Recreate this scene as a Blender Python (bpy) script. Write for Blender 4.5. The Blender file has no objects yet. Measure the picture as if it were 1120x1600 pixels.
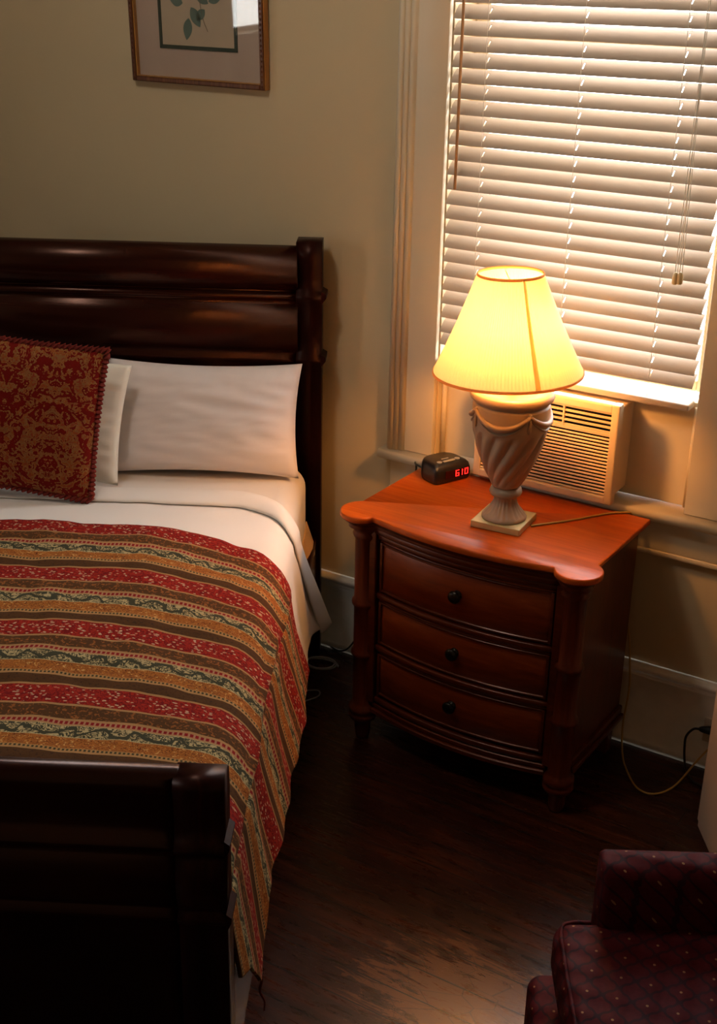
import bpy, bmesh, math, random
from mathutils import Vector, Matrix, noise
random.seed(7)
PI = math.pi
SC = bpy.context.scene
COL = SC.collection

# ------------------------------------------------------------------ materials
class NT:
    """tiny helper around a node tree"""
    def __init__(s, name, rough=0.5, spec=0.5):
        s.m = bpy.data.materials.new(name); s.m.use_nodes = True
        s.t = s.m.node_tree; s.n = s.t.nodes; s.b = s.n['Principled BSDF']
        s.b.inputs['Roughness'].default_value = rough
        s.b.inputs['Specular IOR Level'].default_value = spec
    def node(s, typ, **k):
        n = s.n.new(typ)
        for a, v in k.items(): setattr(n, a, v)
        return n
    def link(s, a, b): s.t.links.new(a, b)
    def inp(s, n, i, v):
        if hasattr(v, 'is_output') or isinstance(v, bpy.types.NodeSocket): s.link(v, n.inputs[i])
        elif v is not None: n.inputs[i].default_value = v
    def math(s, op, a, b=None, c=None, clamp=False):
        n = s.node('ShaderNodeMath', operation=op, use_clamp=clamp)
        s.inp(n, 0, a)
        if b is not None: s.inp(n, 1, b)
        if c is not None: s.inp(n, 2, c)
        return n.outputs[0]
    def coord(s, which='Object'):
        return s.node('ShaderNodeTexCoord').outputs[which]
    def mapping(s, vec, scale=(1, 1, 1), rot=(0, 0, 0), loc=(0, 0, 0)):
        n = s.node('ShaderNodeMapping'); s.link(vec, n.inputs[0])
        n.inputs['Scale'].default_value = scale; n.inputs['Rotation'].default_value = rot
        n.inputs['Location'].default_value = loc
        return n.outputs[0]
    def noise(s, vec, scale=5, detail=3, rough=.5, dist=0):
        n = s.node('ShaderNodeTexNoise'); s.link(vec, n.inputs['Vector'])
        n.inputs['Scale'].default_value = scale; n.inputs['Detail'].default_value = detail
        n.inputs['Roughness'].default_value = rough; n.inputs['Distortion'].default_value = dist
        return n.outputs['Fac']
    def voronoi(s, vec, scale=5, feature='F1', rnd=1):
        n = s.node('ShaderNodeTexVoronoi', feature=feature); s.link(vec, n.inputs['Vector'])
        n.inputs['Scale'].default_value = scale; n.inputs['Randomness'].default_value = rnd
        return n.outputs['Distance']
    def ramp(s, fac, stops, interp='LINEAR'):
        n = s.node('ShaderNodeValToRGB'); n.color_ramp.interpolation = interp
        e = n.color_ramp.elements
        while len(e) < len(stops): e.new(.5)
        for i, (p, c) in enumerate(stops):
            e[i].position = p; e[i].color = (*c, 1) if len(c) == 3 else c
        s.inp(n, 0, fac); return n.outputs[0]
    def mix(s, f, a, b):
        n = s.node('ShaderNodeMix', data_type='RGBA')
        s.inp(n, 0, f)
        for i, v in ((6, a), (7, b)):
            if isinstance(v, tuple): n.inputs[i].default_value = (*v, 1)
            else: s.link(v, n.inputs[i])
        return n.outputs[2]
    def sep(s, v):
        n = s.node('ShaderNodeSeparateXYZ'); s.link(v, n.inputs[0]); return n.outputs
    def comb(s, x, y, z=0.0):
        n = s.node('ShaderNodeCombineXYZ')
        s.inp(n, 0, x); s.inp(n, 1, y); s.inp(n, 2, z); return n.outputs[0]
    def bump(s, h, strength=.3, dist=.002):
        n = s.node('ShaderNodeBump'); n.inputs['Strength'].default_value = strength
        n.inputs['Distance'].default_value = dist
        s.link(h, n.inputs['Height']); s.link(n.outputs[0], s.b.inputs['Normal'])
    def color(s, c):
        if isinstance(c, tuple): s.b.inputs['Base Color'].default_value = (*c, 1)
        else: s.link(c, s.b.inputs['Base Color'])
    def rough(s, r): s.inp(s.b, 'Roughness', r)

def plain(name, c, rough=.5, spec=.5, metal=0, var=.12, scale=30, bump=.0):
    t = NT(name, rough, spec); co = t.coord()
    nz = t.noise(co, scale, 4)
    t.color(t.mix(nz, tuple(x * (1 - var) for x in c), tuple(min(1, x * (1 + var)) for x in c)))
    t.b.inputs['Metallic'].default_value = metal
    if bump: t.bump(nz, bump)
    return t.m

def wall_paint():
    t = NT('wall_paint', .55, .3); co = t.coord()
    a = t.noise(co, 1.3, 3); b = t.noise(co, 90, 3)
    t.color(t.mix(a, (.53, .415, .25), (.61, .485, .30)))
    t.bump(b, .25, .002); return t.m

def trim_paint():
    t = NT('cream_gloss_paint', .38, .5); co = t.coord()
    a = t.noise(co, 7, 4); b = t.noise(co, 45, 4)
    t.color(t.mix(a, (.60, .50, .345), (.68, .575, .41)))
    t.bump(b, .08, .002); return t.m

def wood(name, dark, mid, light, axis=0, rough=.28, spec=.5, coat=.3, grain=1.0, tint=(1, .55, .42, 1)):
    t = NT(name, rough, spec); co = t.coord()
    sc = [26, 26, 26]; sc[axis] = 1.6
    v = t.mapping(co, tuple(x * grain for x in sc))
    a = t.noise(v, 1.5, 5, .6, .8)
    sc2 = [120, 120, 120]; sc2[axis] = 5
    f = t.noise(t.mapping(co, tuple(sc2)), 1, 3, .6)
    big = t.noise(co, 4, 2)
    g = t.math('MULTIPLY_ADD', f, .3, t.math('MULTIPLY_ADD', a, .7, t.math('MULTIPLY', big, .2)))
    t.color(t.ramp(g, [(.35, dark), (.6, mid), (.85, light)]))
    t.b.inputs['Specular Tint'].default_value = tint
    t.b.inputs['Coat Weight'].default_value = coat
    t.b.inputs['Coat Roughness'].default_value = .22
    t.bump(f, .05, .001)
    return t.m

def floor_mat():
    t = NT('dark_varnished_floorboards', .3, .38); co = t.coord()
    br = t.node('ShaderNodeTexBrick'); t.link(co, br.inputs['Vector'])
    br.offset = .37; br.inputs['Scale'].default_value = 1
    br.inputs['Brick Width'].default_value = 1.9; br.inputs['Row Height'].default_value = .083
    br.inputs['Mortar Size'].default_value = .0022; br.inputs['Mortar Smooth'].default_value = .2
    br.inputs['Color1'].default_value = (0, 0, 0, 1); br.inputs['Color2'].default_value = (1, 1, 1, 1)
    br.inputs['Mortar'].default_value = (.5, .5, .5, 1)
    v = t.mapping(co, (2, 30, 1))
    g = t.noise(v, 1.5, 6, .65, .6)
    big = t.noise(t.mapping(co, (1.2, 3, 1)), 2.3, 4, .6)
    base = t.ramp(t.math('MULTIPLY_ADD', g, .6, t.math('MULTIPLY', big, .4)),
                  [(.3, (.006, .0012, .0005)), (.5, (.028, .0055, .0018)), (.68, (.10, .022, .006))])
    base = t.mix(t.math('MULTIPLY', br.outputs['Color'], .25), base, (.03, .008, .005))
    # worn patch of bare wood with scratches
    p = t.sep(co)
    dx = t.math('DIVIDE', t.math('SUBTRACT', p[0], -.83), .46)
    dy = t.math('DIVIDE', t.math('SUBTRACT', p[1], -1.20), .24)
    d = t.math('SQRT', t.math('ADD', t.math('MULTIPLY', dx, dx), t.math('MULTIPLY', dy, dy)))
    m = t.math('SUBTRACT', 1.0, d, clamp=True)
    rag = t.noise(t.mapping(co, (8, 44, 1)), 1.2, 8, .75, .7)
    worn = t.math('MULTIPLY', t.math('GREATER_THAN', t.math('MULTIPLY_ADD', m, .38, rag), .665), .7)
    base = t.mix(worn, base, (.15, .055, .022))
    scr = t.voronoi(t.mapping(co, (6, 12, 1), (0, 0, .6)), 1.6, 'DISTANCE_TO_EDGE')
    sm = t.math('MULTIPLY', t.math('LESS_THAN', scr, .012), t.math('MULTIPLY', m, .9, clamp=True))
    base = t.mix(sm, base, (.02, .008, .005))
    base = t.mix(br.outputs['Fac'], base, (.004, .002, .001))
    t.color(base)
    t.rough(t.math('MULTIPLY_ADD', rag, .34, .12))
    h = t.math('SUBTRACT', t.math('MULTIPLY', g, .25), br.outputs['Fac'])
    t.bump(h, .5, .0015)
    return t.m

def linen(name, c, rough=.85):
    t = NT(name, rough, .2); co = t.coord()
    a = t.noise(co, 5, 3); w = t.noise(co, 260, 2)
    t.color(t.mix(a, tuple(x * .95 for x in c), c))
    t.bump(w, .12, .0008)
    t.b.inputs['Sheen Weight'].default_value = .15
    return t.m

def quilt_mat():
    t = NT('striped_paisley_cotton', .9, .08)
    uv = t.coord('UV'); s = t.sep(uv); u, v0 = s[0], s[1]
    wob = t.noise(t.mapping(uv, (5, 2, 1)), 1, 2)
    v = t.math('ADD', v0, t.math('MULTIPLY', t.math('SUBTRACT', wob, .5), .012))
    P = .272
    q = t.math('FRACT', t.math('DIVIDE', v, P))
    red, brown, tan = (.27, .018, .010), (.075, .032, .012), (.34, .18, .07)
    cream, orange = (.38, .29, .14), (.34, .115, .022)
    base = t.ramp(q, [(0, red), (.25, tan), (.272, brown), (.425, tan), (.45, (.36, .16, .09)), (.50, tan),
                      (.515, cream), (.665, orange), (.80, tan), (.84, tan), (.855, brown), (.975, tan)], 'CONSTANT')
    def band(a, b): return t.math('MULTIPLY', t.math('GREATER_THAN', q, a), t.math('LESS_THAN', q, b))
    def AND(a, b): return t.math('MULTIPLY', a, b)
    c = base
    vec = t.comb(u, v0)
    # cream seeds and dark veins in the red band
    dn = t.node('ShaderNodeTexNoise'); t.link(vec, dn.inputs['Vector']); dn.inputs['Scale'].default_value = 60
    add = t.node('ShaderNodeVectorMath', operation='MULTIPLY_ADD'); t.link(dn.outputs['Color'], add.inputs[0])
    add.inputs[1].default_value = (.012, .012, 0); t.link(vec, add.inputs[2])
    warped = add.outputs[0]
    vor = t.voronoi(t.mapping(warped, (80, 125, 1)), 1)
    seeds = t.math('LESS_THAN', vor, .29)
    veins = t.math('LESS_THAN', t.math('ABSOLUTE', t.math('SUBTRACT', t.noise(vec, 75, 2, .5, 1.5), .5)), .055)
    c = t.mix(AND(band(0, .25), veins), c, (.14, .008, .008))
    c = t.mix(AND(band(.015, .24), seeds), c, (.46, .28, .17))
    # orange flecks on the brown bands
    fl = t.math('GREATER_THAN', t.noise(vec, 110, 2, .5, 1), .58)
    c = t.mix(AND(band(.275, .425), fl), c, (.22, .075, .02))
    fl2 = t.math('GREATER_THAN', t.noise(vec, 170, 2, .5, 1), .6)
    c = t.mix(AND(band(.86, .975), fl2), c, (.045, .022, .012))
    # row of red beads
    dots = t.math('GREATER_THAN', t.math('SINE', t.math('MULTIPLY', u, 2 * PI / .0105)), -.35)
    c = t.mix(AND(band(.455, .495), dots), c, (.20, .012, .012))
    # dark green vine on cream
    sw = t.math('MULTIPLY', t.math('SINE', t.math('ADD', t.math('MULTIPLY', u, 2 * PI / .075), t.math('MULTIPLY', t.noise(vec, 14, 2), 9.0))), .048)
    vine = t.math('LESS_THAN', t.math('ABSOLUTE', t.math('SUBTRACT', q, t.math('ADD', sw, .59))), .020)
    vn = t.noise(t.mapping(warped, (1, 1, 1)), 62, 2, .5, 2.2)
    lv = t.math('LESS_THAN', t.math('ABSOLUTE', t.math('SUBTRACT', vn, .47)), .07)
    g = t.math('MAXIMUM', vine, lv)
    c = t.mix(AND(band(.52, .66), g), c, (.045, .042, .024))
    # brown scrolls on orange
    on = t.math('LESS_THAN', t.math('ABSOLUTE', t.math('SUBTRACT', t.noise(t.mapping(warped, (1, 1.6, 1)), 62, 2, .5, 2.5), .5)), .04)
    c = t.mix(AND(band(.67, .80), on), c, (.13, .035, .012))
    hi = t.math('GREATER_THAN', t.noise(vec, 95, 2, .5, 1.5), .63)
    c = t.mix(AND(band(.67, .80), hi), c, (.50, .26, .08))
    # row of dark beads
    d2 = t.math('GREATER_THAN', t.math('SINE', t.math('MULTIPLY', u, 2 * PI / .0085)), -.1)
    c = t.mix(AND(band(.808, .832), d2), c, (.05, .04, .02))
    t.color(c)
    puff = t.noise(vec, 38, 3); 
    ql = t.math('ABSOLUTE', t.math('SINE', t.math('MULTIPLY', v0, PI / .068)))
    t.bump(t.math('ADD', puff, t.math('MULTIPLY', ql, .4)), .45, .006)
    return t.m

def damask():
    t = NT('red_gold_damask', .85, .06); co = t.coord('Object'); s = t.sep(co)
    x = t.math('PINGPONG', t.math('ADD', s[0], 5.2), .13)
    row = t.math('MULTIPLY', s[2], 1)
    v = t.comb(x, row)
    n1 = t.noise(v, 27, 3, .55, 1.8); n2 = t.noise(v, 52, 3, .5, 2.2)
    f = t.math('ADD', t.math('MULTIPLY', n1, .62), t.math('MULTIPLY', n2, .38))
    mot = t.math('GREATER_THAN', f, .502)
    edge = t.math('LESS_THAN', t.math('ABSOLUTE', t.math('SUBTRACT', f, .515)), .014)
    inner = t.math('LESS_THAN', t.math('ABSOLUTE', t.math('SUBTRACT', n2, .5)), .05)
    c = t.mix(mot, (.13, .006, .004), (.22, .060, .013))
    c = t.mix(t.math('MULTIPLY', mot, inner), c, (.19, .085, .030))
    c = t.mix(edge, c, (.24, .11, .035))
    core = t.math('GREATER_THAN', f, .60)
    c = t.mix(core, c, (.21, .035, .014))
    t.color(c); t.bump(f, .3, .002); return t.m

def chair_fabric():
    t = NT('maroon_lattice_upholstery', .7, .3); co = t.coord('Object')
    s = t.sep(t.mapping(co, (1, 1, 1), (0, 0, .3)))
    k = 2 * PI / .052
    x = t.math('ADD', s[0], t.math('MULTIPLY', s[2], .6)); y = t.math('ADD', s[1], t.math('MULTIPLY', s[2], .6))
    a = t.math('COSINE', t.math('MULTIPLY', x, k)); b = t.math('COSINE', t.math('MULTIPLY', y, k))
    f = t.math('ADD', a, b)
    rip = t.math('MULTIPLY', t.math('COSINE', t.math('MULTIPLY', x, k * 3)), .22)
    lines = t.math('LESS_THAN', t.math('ABSOLUTE', t.math('ADD', f, rip)), .38)
    dot = t.math('GREATER_THAN', f, 1.955)
    mott = t.noise(co, 120, 3)
    c = t.mix(mott, (.034, .0015, .003), (.080, .0045, .007))
    c = t.mix(lines, c, (.022, .004, .007))
    c = t.mix(dot, c, (.25, .13, .06))
    t.color(c); t.bump(f, .5, .003)
    t.b.inputs['Specular IOR Level'].default_value = .12
    return t.m

def shade_mat():
    t = NT('pleated_silk_shade', .8, .2)
    t.color((.85, .74, .48)); b = t.b
    tr = t.node('ShaderNodeBsdfTranslucent'); tr.inputs[0].default_value = (.50, .44, .26, 1)
    mx = t.node('ShaderNodeMixShader'); mx.inputs[0].default_value = .36
    t.link(b.outputs[0], mx.inputs[1]); t.link(tr.outputs[0], mx.inputs[2])
    o = t.n['Material Output']; t.link(mx.outputs[0], o.inputs[0]); return t.m

def braid_mat(nm='tan_shade_braid', c=(.62, .38, .15), c2=(.8, .45, .15), f=.45):
    t = NT(nm, .8, .2); t.color(c)
    tr = t.node('ShaderNodeBsdfTranslucent'); tr.inputs[0].default_value = (*c2, 1)
    mx = t.node('ShaderNodeMixShader'); mx.inputs[0].default_value = f
    t.link(t.b.outputs[0], mx.inputs[1]); t.link(tr.outputs[0], mx.inputs[2])
    t.link(mx.outputs[0], t.n['Material Output'].inputs[0]); return t.m

def slat_mat():
    t = NT('white_vinyl_slat', .55, .35); t.color((.45, .355, .27)); 
    tr = t.node('ShaderNodeBsdfTranslucent'); tr.inputs[0].default_value = (.75, .62, .50, 1)
    mx = t.node('ShaderNodeMixShader'); mx.inputs[0].default_value = .06
    t.link(t.b.outputs[0], mx.inputs[1]); t.link(tr.outputs[0], mx.inputs[2])
    t.link(mx.outputs[0], t.n['Material Output'].inputs[0]); return t.m

def glass_mat(name='clear_glass', shadowless=True):
    m = bpy.data.materials.new(name); m.use_nodes = True; n = m.node_tree.nodes; l = m.node_tree.links
    n.remove(n['Principled BSDF'])
    g = n.new('ShaderNodeBsdfGlossy'); g.inputs['Roughness'].default_value = .02
    tp = n.new('ShaderNodeBsdfTransparent'); lw = n.new('ShaderNodeLayerWeight'); lw.inputs[0].default_value = .5; pw = n.new('ShaderNodeMath'); pw.operation = 'POWER'; pw.inputs[1].default_value = 5; l.new(lw.outputs['Facing'], pw.inputs[0]); fr = n.new('ShaderNodeMath'); fr.operation = 'MULTIPLY_ADD'; fr.inputs[1].default_value = .94; fr.inputs[2].default_value = .04; l.new(pw.outputs[0], fr.inputs[0])
    mx = n.new('ShaderNodeMixShader'); l.new(fr.outputs[0], mx.inputs[0]); l.new(tp.outputs[0], mx.inputs[1])
    l.new(g.outputs[0], mx.inputs[2]); l.new(mx.outputs[0], n['Material Output'].inputs[0]); return m

def emit(name, c, s):
    t = NT(name, .5); t.color(tuple(min(1, x) for x in c))
    t.b.inputs['Emission Color'].default_value = (*c, 1); t.b.inputs['Emission Strength'].default_value = s
    return t.m

def mat_board():
    t = NT('aged_mat_board', .8, .1); co = t.coord()
    t.color(t.mix(t.noise(t.mapping(co, (8, 1, 2)), 2, 4), (.42, .31, .25), (.50, .38, .30))); return t.m

M = dict(
    wall=wall_paint(), trim=trim_paint(), floor=floor_mat(),
    base=plain('grey_white_baseboard_paint', (.62, .60, .54), .45, bump=.1),
    ceil=plain('white_ceiling', (.62, .57, .48), .8),
    mahog=wood('dark_mahogany', (.006, .0009, .0006), (.013, .0017, .0009), (.024, .003, .0015), 0, .27, .4, .0),
    mahogz=wood('dark_mahogany_upright', (.005, .0011, .0009), (.013, .0022, .0016), (.035, .006, .004), 2, .34, .18, .0),
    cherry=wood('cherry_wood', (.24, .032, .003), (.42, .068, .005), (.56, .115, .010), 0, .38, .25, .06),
    cherryz=wood('cherry_wood_upright_shaded', (.035, .005, .002), (.075, .010, .0025), (.12, .019, .004), 2, .34, .4, .1),  # same cherry, dim light on columns and sides put into the colour
    cherryf=wood('cherry_drawer_front_shaded', (.07, .009, .002), (.15, .022, .003), (.22, .040, .006), 0, .34, .4, .1),  # weaker light on the drawer fronts painted as darker cherry
    cherryd=wood('cherry_wood_shadow_edge', (.03, .004, .002), (.065, .009, .002), (.11, .017, .003), 0, .3, .4, .15),  # shaded copy of the cherry for mouldings, rails and stiles
    sheet=linen('white_percale', (.80, .74, .68)), pillow=linen('white_pillowcase', (.86, .77, .74)),
    cream=linen('cream_pillowcase', (.78, .73, .62)), box=linen('tan_ticking', (.55, .36, .18)),
    quilt=quilt_mat(), damask=damask(), fringe=plain('dark_red_fringe', (.15, .022, .015), .9, .1, var=.5, scale=160),
    chair=chair_fabric(), black=plain('black_plastic', (.008, .008, .009), .3), blackm=plain('dark_bronze', (.02, .016, .012), .3, metal=.7),
    shade=shade_mat(), shtrim=braid_mat(), seam=braid_mat('shade_seam', (.8, .6, .3), (.98, .88, .62), .88), urn=plain('taupe_ceramic', (.36, .25, .165), .42, bump=.05, var=.1, scale=12),
    plate=plain('tarnished_brass', (.52, .42, .20), .42, .5, .35, .25, 25), slat=slat_mat(),
    cord=plain('white_cord', (.72, .66, .56), .7), wand=plain('amber_wand', (.36, .22, .12), .3), tassel=plain('tan_tassel', (.62, .46, .24), .5),
    ac=plain('ivory_plastic', (.68, .52, .34), .45, var=.05), dark=plain('painted_recess_shade', (.01, .009, .008), .8),
    led=emit('red_led', (1, .02, .015), 2.2), dispm=plain('dark_red_display', (.03, .002, .002), .12), silver=plain('grey_print', (.35, .34, .32), .4),
    gcord=plain('gold_lamp_cord', (.42, .26, .05), .35), greyc=plain('grey_cable', (.36, .36, .37), .5), blackc=plain('black_rubber_cord', (.01, .01, .01), .5),
    gold=wood('gilt_frame_edge', (.22, .09, .02), (.34, .16, .04), (.42, .21, .06), 2, .4), frame=wood('carved_brown_frame', (.03, .008, .003), (.09, .028, .008), (.20, .08, .02), 2, .35, grain=2.5),
    mat=mat_board(), matg=plain('dark_green_mat', (.02, .035, .022), .7), paper=plain('cream_print_paper', (.46, .36, .25), .8, var=.05),
    leaf=plain('grey_green_ink', (.10, .15, .12), .8, var=.3), stem=plain('brown_ink', (.14, .09, .05), .8),
    beige=plain('beige_enamel', (.62, .45, .34), .45, var=.04), plastic=plain('ivory_outlet', (.5, .42, .32), .4), glass=glass_mat(), bulb=emit('lit_bulb', (1, .42, .11), 400),
)

# ------------------------------------------------------------------ mesh helpers
def link(name, me, m, parent=None):
    o = bpy.data.objects.new(name, me); COL.objects.link(o)
    if m is not None: me.materials.append(m)
    if parent is not None: o.parent = parent
    return o
def obj(name, bm, m, parent=None, smooth=False):
    if isinstance(smooth, bool) and smooth:
        for f in bm.faces: f.smooth = True
    elif smooth:                                   # smooth below an angle in degrees
        a = math.radians(smooth)
        for f in bm.faces: f.smooth = True
        for e in bm.edges:
            if len(e.link_faces) == 2 and e.calc_face_angle(0) > a: e.smooth = False
    bmesh.ops.recalc_face_normals(bm, faces=bm.faces)
    me = bpy.data.meshes.new(name); bm.to_mesh(me); bm.free()
    return link(name, me, m, parent)
def empty(name, loc, rz=0):
    o = bpy.data.objects.new(name, None); COL.objects.link(o); o.location = loc; o.rotation_euler = (0, 0, rz)
    o.empty_display_size = .1; return o
def tag(o, label=None, cat=None, group=None, kind=None):
    for k, v in (('label', label), ('category', cat), ('group', group), ('kind', kind)):
        if v: o[k] = v
    return o
def struct(name, bm, m, label=None, cat=None, smooth=False):
    o = obj(name, bm, m, None, smooth); o['kind'] = 'structure'
    if label: o['label'] = label
    if cat: o['category'] = cat
    return o
def B(): return bmesh.new()
def box(bm, x0, x1, y0, y1, z0, z1, bev=0, seg=2):
    t = B(); bmesh.ops.create_cube(t, size=1)
    for v in t.verts:
        v.co = Vector(((x0 + x1) / 2 + v.co.x * (x1 - x0), (y0 + y1) / 2 + v.co.y * (y1 - y0), (z0 + z1) / 2 + v.co.z * (z1 - z0)))
    if bev: bmesh.ops.bevel(t, geom=list(t.edges), offset=bev, segments=seg, profile=.5, affect='EDGES')
    merge(bm, t); return bm
def merge(bm, t, mat=None):
    if mat is not None: t.transform(mat)
    me = bpy.data.meshes.new('tmp'); t.to_mesh(me); t.free(); bm.from_mesh(me); bpy.data.meshes.remove(me)
def grid(bm, P, closeu=False, closev=False, uv=None):
    """P[i][j] points -> quads"""
    n, m = len(P), len(P[0])
    V = [[bm.verts.new(p) for p in r] for r in P]
    lay = bm.loops.layers.uv.verify() if uv else None
    for i in range(n if closeu else n - 1):
        for j in range(m if closev else m - 1):
            ids = [(i, j), ((i + 1) % n, j), ((i + 1) % n, (j + 1) % m), (i, (j + 1) % m)]
            try: f = bm.faces.new([V[a][b] for a, b in ids])
            except ValueError: continue
            if uv:
                for lp, (a, b) in zip(f.loops, ids): lp[lay].uv = uv[a][b]
    return V
def lathe(bm, prof, n=48, c=(0, 0, 0), fr=None, cap=True):
    P = []
    for i in range(n):
        a = 2 * PI * i / n
        row = []
        for r, z in prof:
            k = fr(a, z, r) if fr else r
            row.append((c[0] + k * math.cos(a), c[1] + k * math.sin(a), c[2] + z))
        P.append(row)
    V = grid(bm, P, closeu=True)
    if cap:
        bm.faces.new([V[i][0] for i in range(n)][::-1]); bm.faces.new([V[i][-1] for i in range(n)])
    return bm
def tube(bm, pts, r, n=8, cap=True, taper=None):
    pts = [Vector(p) for p in pts]; P = []
    up = Vector((0, 0, 1))
    for i, p in enumerate(pts):
        d = (pts[min(i + 1, len(pts) - 1)] - pts[max(i - 1, 0)]).normalized()
        if i == 0:
            x = d.orthogonal().normalized()
        else:
            x = (x - d * x.dot(d)).normalized()
        y = d.cross(x); rr = r * (taper(i / (len(pts) - 1)) if taper else 1)
        P.append([p + (x * math.cos(2 * PI * k / n) + y * math.sin(2 * PI * k / n)) * rr for k in range(n)])
    V = grid(bm, P, closev=True)
    if cap: bm.faces.new(V[0][::-1]); bm.faces.new(V[-1])
    return bm
def spline(pts, k=8):
    pts = [Vector(p) for p in pts]; out = []
    q = [pts[0] * 2 - pts[1]] + pts + [pts[-1] * 2 - pts[-2]]
    for i in range(1, len(q) - 2):
        for s in range(k):
            t = s / k; a, b, c, d = q[i - 1], q[i], q[i + 1], q[i + 2]
            out.append(.5 * ((2 * b) + (c - a) * t + (2 * a - 5 * b + 4 * c - d) * t * t + (-a + 3 * b - 3 * c + d) * t ** 3))
    out.append(pts[-1]); return out
def extrude(bm, prof, x0, x1, axis='x'):
    """prof: closed list of (a,b); along x -> (y,z); along z -> (x,y); along y -> (x,z)"""
    def mk(t):
        return [((t, a, b) if axis == 'x' else (a, b, t) if axis == 'z' else (a, t, b)) for a, b in prof]
    V0 = [bm.verts.new(p) for p in mk(x0)]; V1 = [bm.verts.new(p) for p in mk(x1)]; n = len(prof)
    for i in range(n): bm.faces.new([V0[i], V0[(i + 1) % n], V1[(i + 1) % n], V1[i]])
    bm.faces.new(V0[::-1]); bm.faces.new(V1); return bm
def mod(o, typ, name='m', **k):
    m = o.modifiers.new(name, typ)
    for a, v in k.items(): setattr(m, a, v)
    return m
def nz(x, y, z, s=1): return noise.noise(Vector((x * s, y * s, z * s)))

# ------------------------------------------------------------------ room
XL, XR, YF, ZC = -5.0, 1.5, -5.2, 3.2
WX0, WX1, WZ1 = -1.645, -.885, 2.78
bm = B()
box(bm, XL, WX0, 0, .22, 0, ZC); box(bm, WX1, XR, 0, .22, 0, ZC)
box(bm, WX0, WX1, 0, .22, WZ1, ZC); box(bm, WX0, WX1, 0, .22, 0, .715)
struct('wall_back', bm, M['wall'])
struct('floor', box(B(), XL - .2, XR + .2, YF - .2, .22, -.1, 0), M['floor'])
struct('ceiling', box(B(), XL - .2, XR + .2, YF - .2, .22, ZC, ZC + .1), M['ceil'])
# left wall with a second tall window (it lights the bed and shows in the picture glass)
LY0, LY1, LZ0, LZ1 = -4.45, -3.58, 1.45, 2.35
bm = B()
box(bm, XL - .2, XL, YF, LY0, 0, ZC); box(bm, XL - .2, XL, LY1, .22, 0, ZC)
box(bm, XL - .2, XL, LY0, LY1, 0, LZ0); box(bm, XL - .2, XL, LY0, LY1, LZ1, ZC)
struct('wall_left', bm, M['wall'])
struct('wall_right', box(B(), XR, XR + .2, YF, .22, 0, ZC), M['wall'])
struct('wall_front', box(B(), XL - .2, XR + .2, YF - .2, YF, 0, ZC), M['wall'])

# baseboard of the window wall
prof = [(0, 0), (-.036, 0), (-.038, .012), (-.034, .026), (-.024, .030), (-.022, .102), (-.018, .108), (-.018, .222), (-.021, .228), (-.019, .233),
        (-.022, .238), (-.026, .246), (-.024, .254), (-.012, .260), (0, .262)]
struct('baseboard_back', extrude(B(), prof, XL, XR), M['base'], smooth=40)
prof2 = [(-y, z) for y, z in prof]
struct('baseboard_left', extrude(B(), [(XL + p[0], p[1]) for p in prof2], YF, 0, 'y'), M['base'], smooth=40)

# casings, stool, apron
def casing(x_in, x_out, n):
    s = 1 if x_out > x_in else -1
    bm = B()
    a, b = sorted((x_in, x_out - s * .052)); box(bm, a, b, -.02, 0, .746, 2.9, .003)
    xo = x_out
    pr = [(xo, 0), (xo, -.03)]
    for k in range(3):
        c = xo - s * (.010 + .0165 * k)
        for i in range(9):
            an = PI * i / 8
            pr.append((c + s * .0078 * math.cos(an), -.030 - .005 * math.sin(an) + (.003 * k)))
    pr += [(xo - s * .055, -.018), (xo - s * .055, 0)]
    extrude(bm, pr, .746, 2.9, 'z')
    return struct('trim_%d' % n, bm, M['trim'], 'cream reeded window casing board beside the blinds', 'trim', smooth=28)
casing(WX0 - .004, -1.795, 1); casing(WX1 + .004, -.735, 2)
struct('trim_3', box(B(), -1.80, -.73, -.02, 0, WZ1 + .004, 2.98, .004), M['trim'])
sp = [(.215, .716), (.215, .745)] + [(-.043 - .012 * math.sin(PI * i / 10), .7305 + .0145 * math.cos(PI * i / 10)) for i in range(11)]
struct('trim_4', extrude(B(), sp, -1.815, -.712), M['trim'], 'cream window sill ledge', 'sill', smooth=40)
bm = B(); box(bm, -1.79, -.74, -.016, 0, .622, .715, .002); box(bm, -1.793, -.737, -.020, 0, .606, .621, .004)
struct('trim_5', bm, M['trim'], smooth=30)
# jamb beads and the fill panel below the sash, cut round the air conditioner
bm = B()
ACX0, ACX1, ACZ0, ACZ1 = -1.478, -1.062, .760, 1.022
py0, py1 = .036, .058
box(bm, WX0, ACX0 + .006, py0, py1, .746, 1.04); box(bm, ACX1 - .006, WX1, py0, py1, .746, 1.04)
box(bm, ACX0 + .006, ACX1 - .006, py0, py1, ACZ1 - .004, 1.04); box(bm, ACX0 + .006, ACX1 - .006, py0, py1, .746, ACZ0 + .006)
struct('trim_6', bm, M['trim'], 'cream panel filling the window below the blinds', 'panel')
bm = B()
for x in (WX0 + .006, WX1 - .006): tube(bm, [(x, .028, .747), (x, .028, 1.03)], .008, 12)
struct('trim_7', bm, M['trim'], smooth=40)
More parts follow.
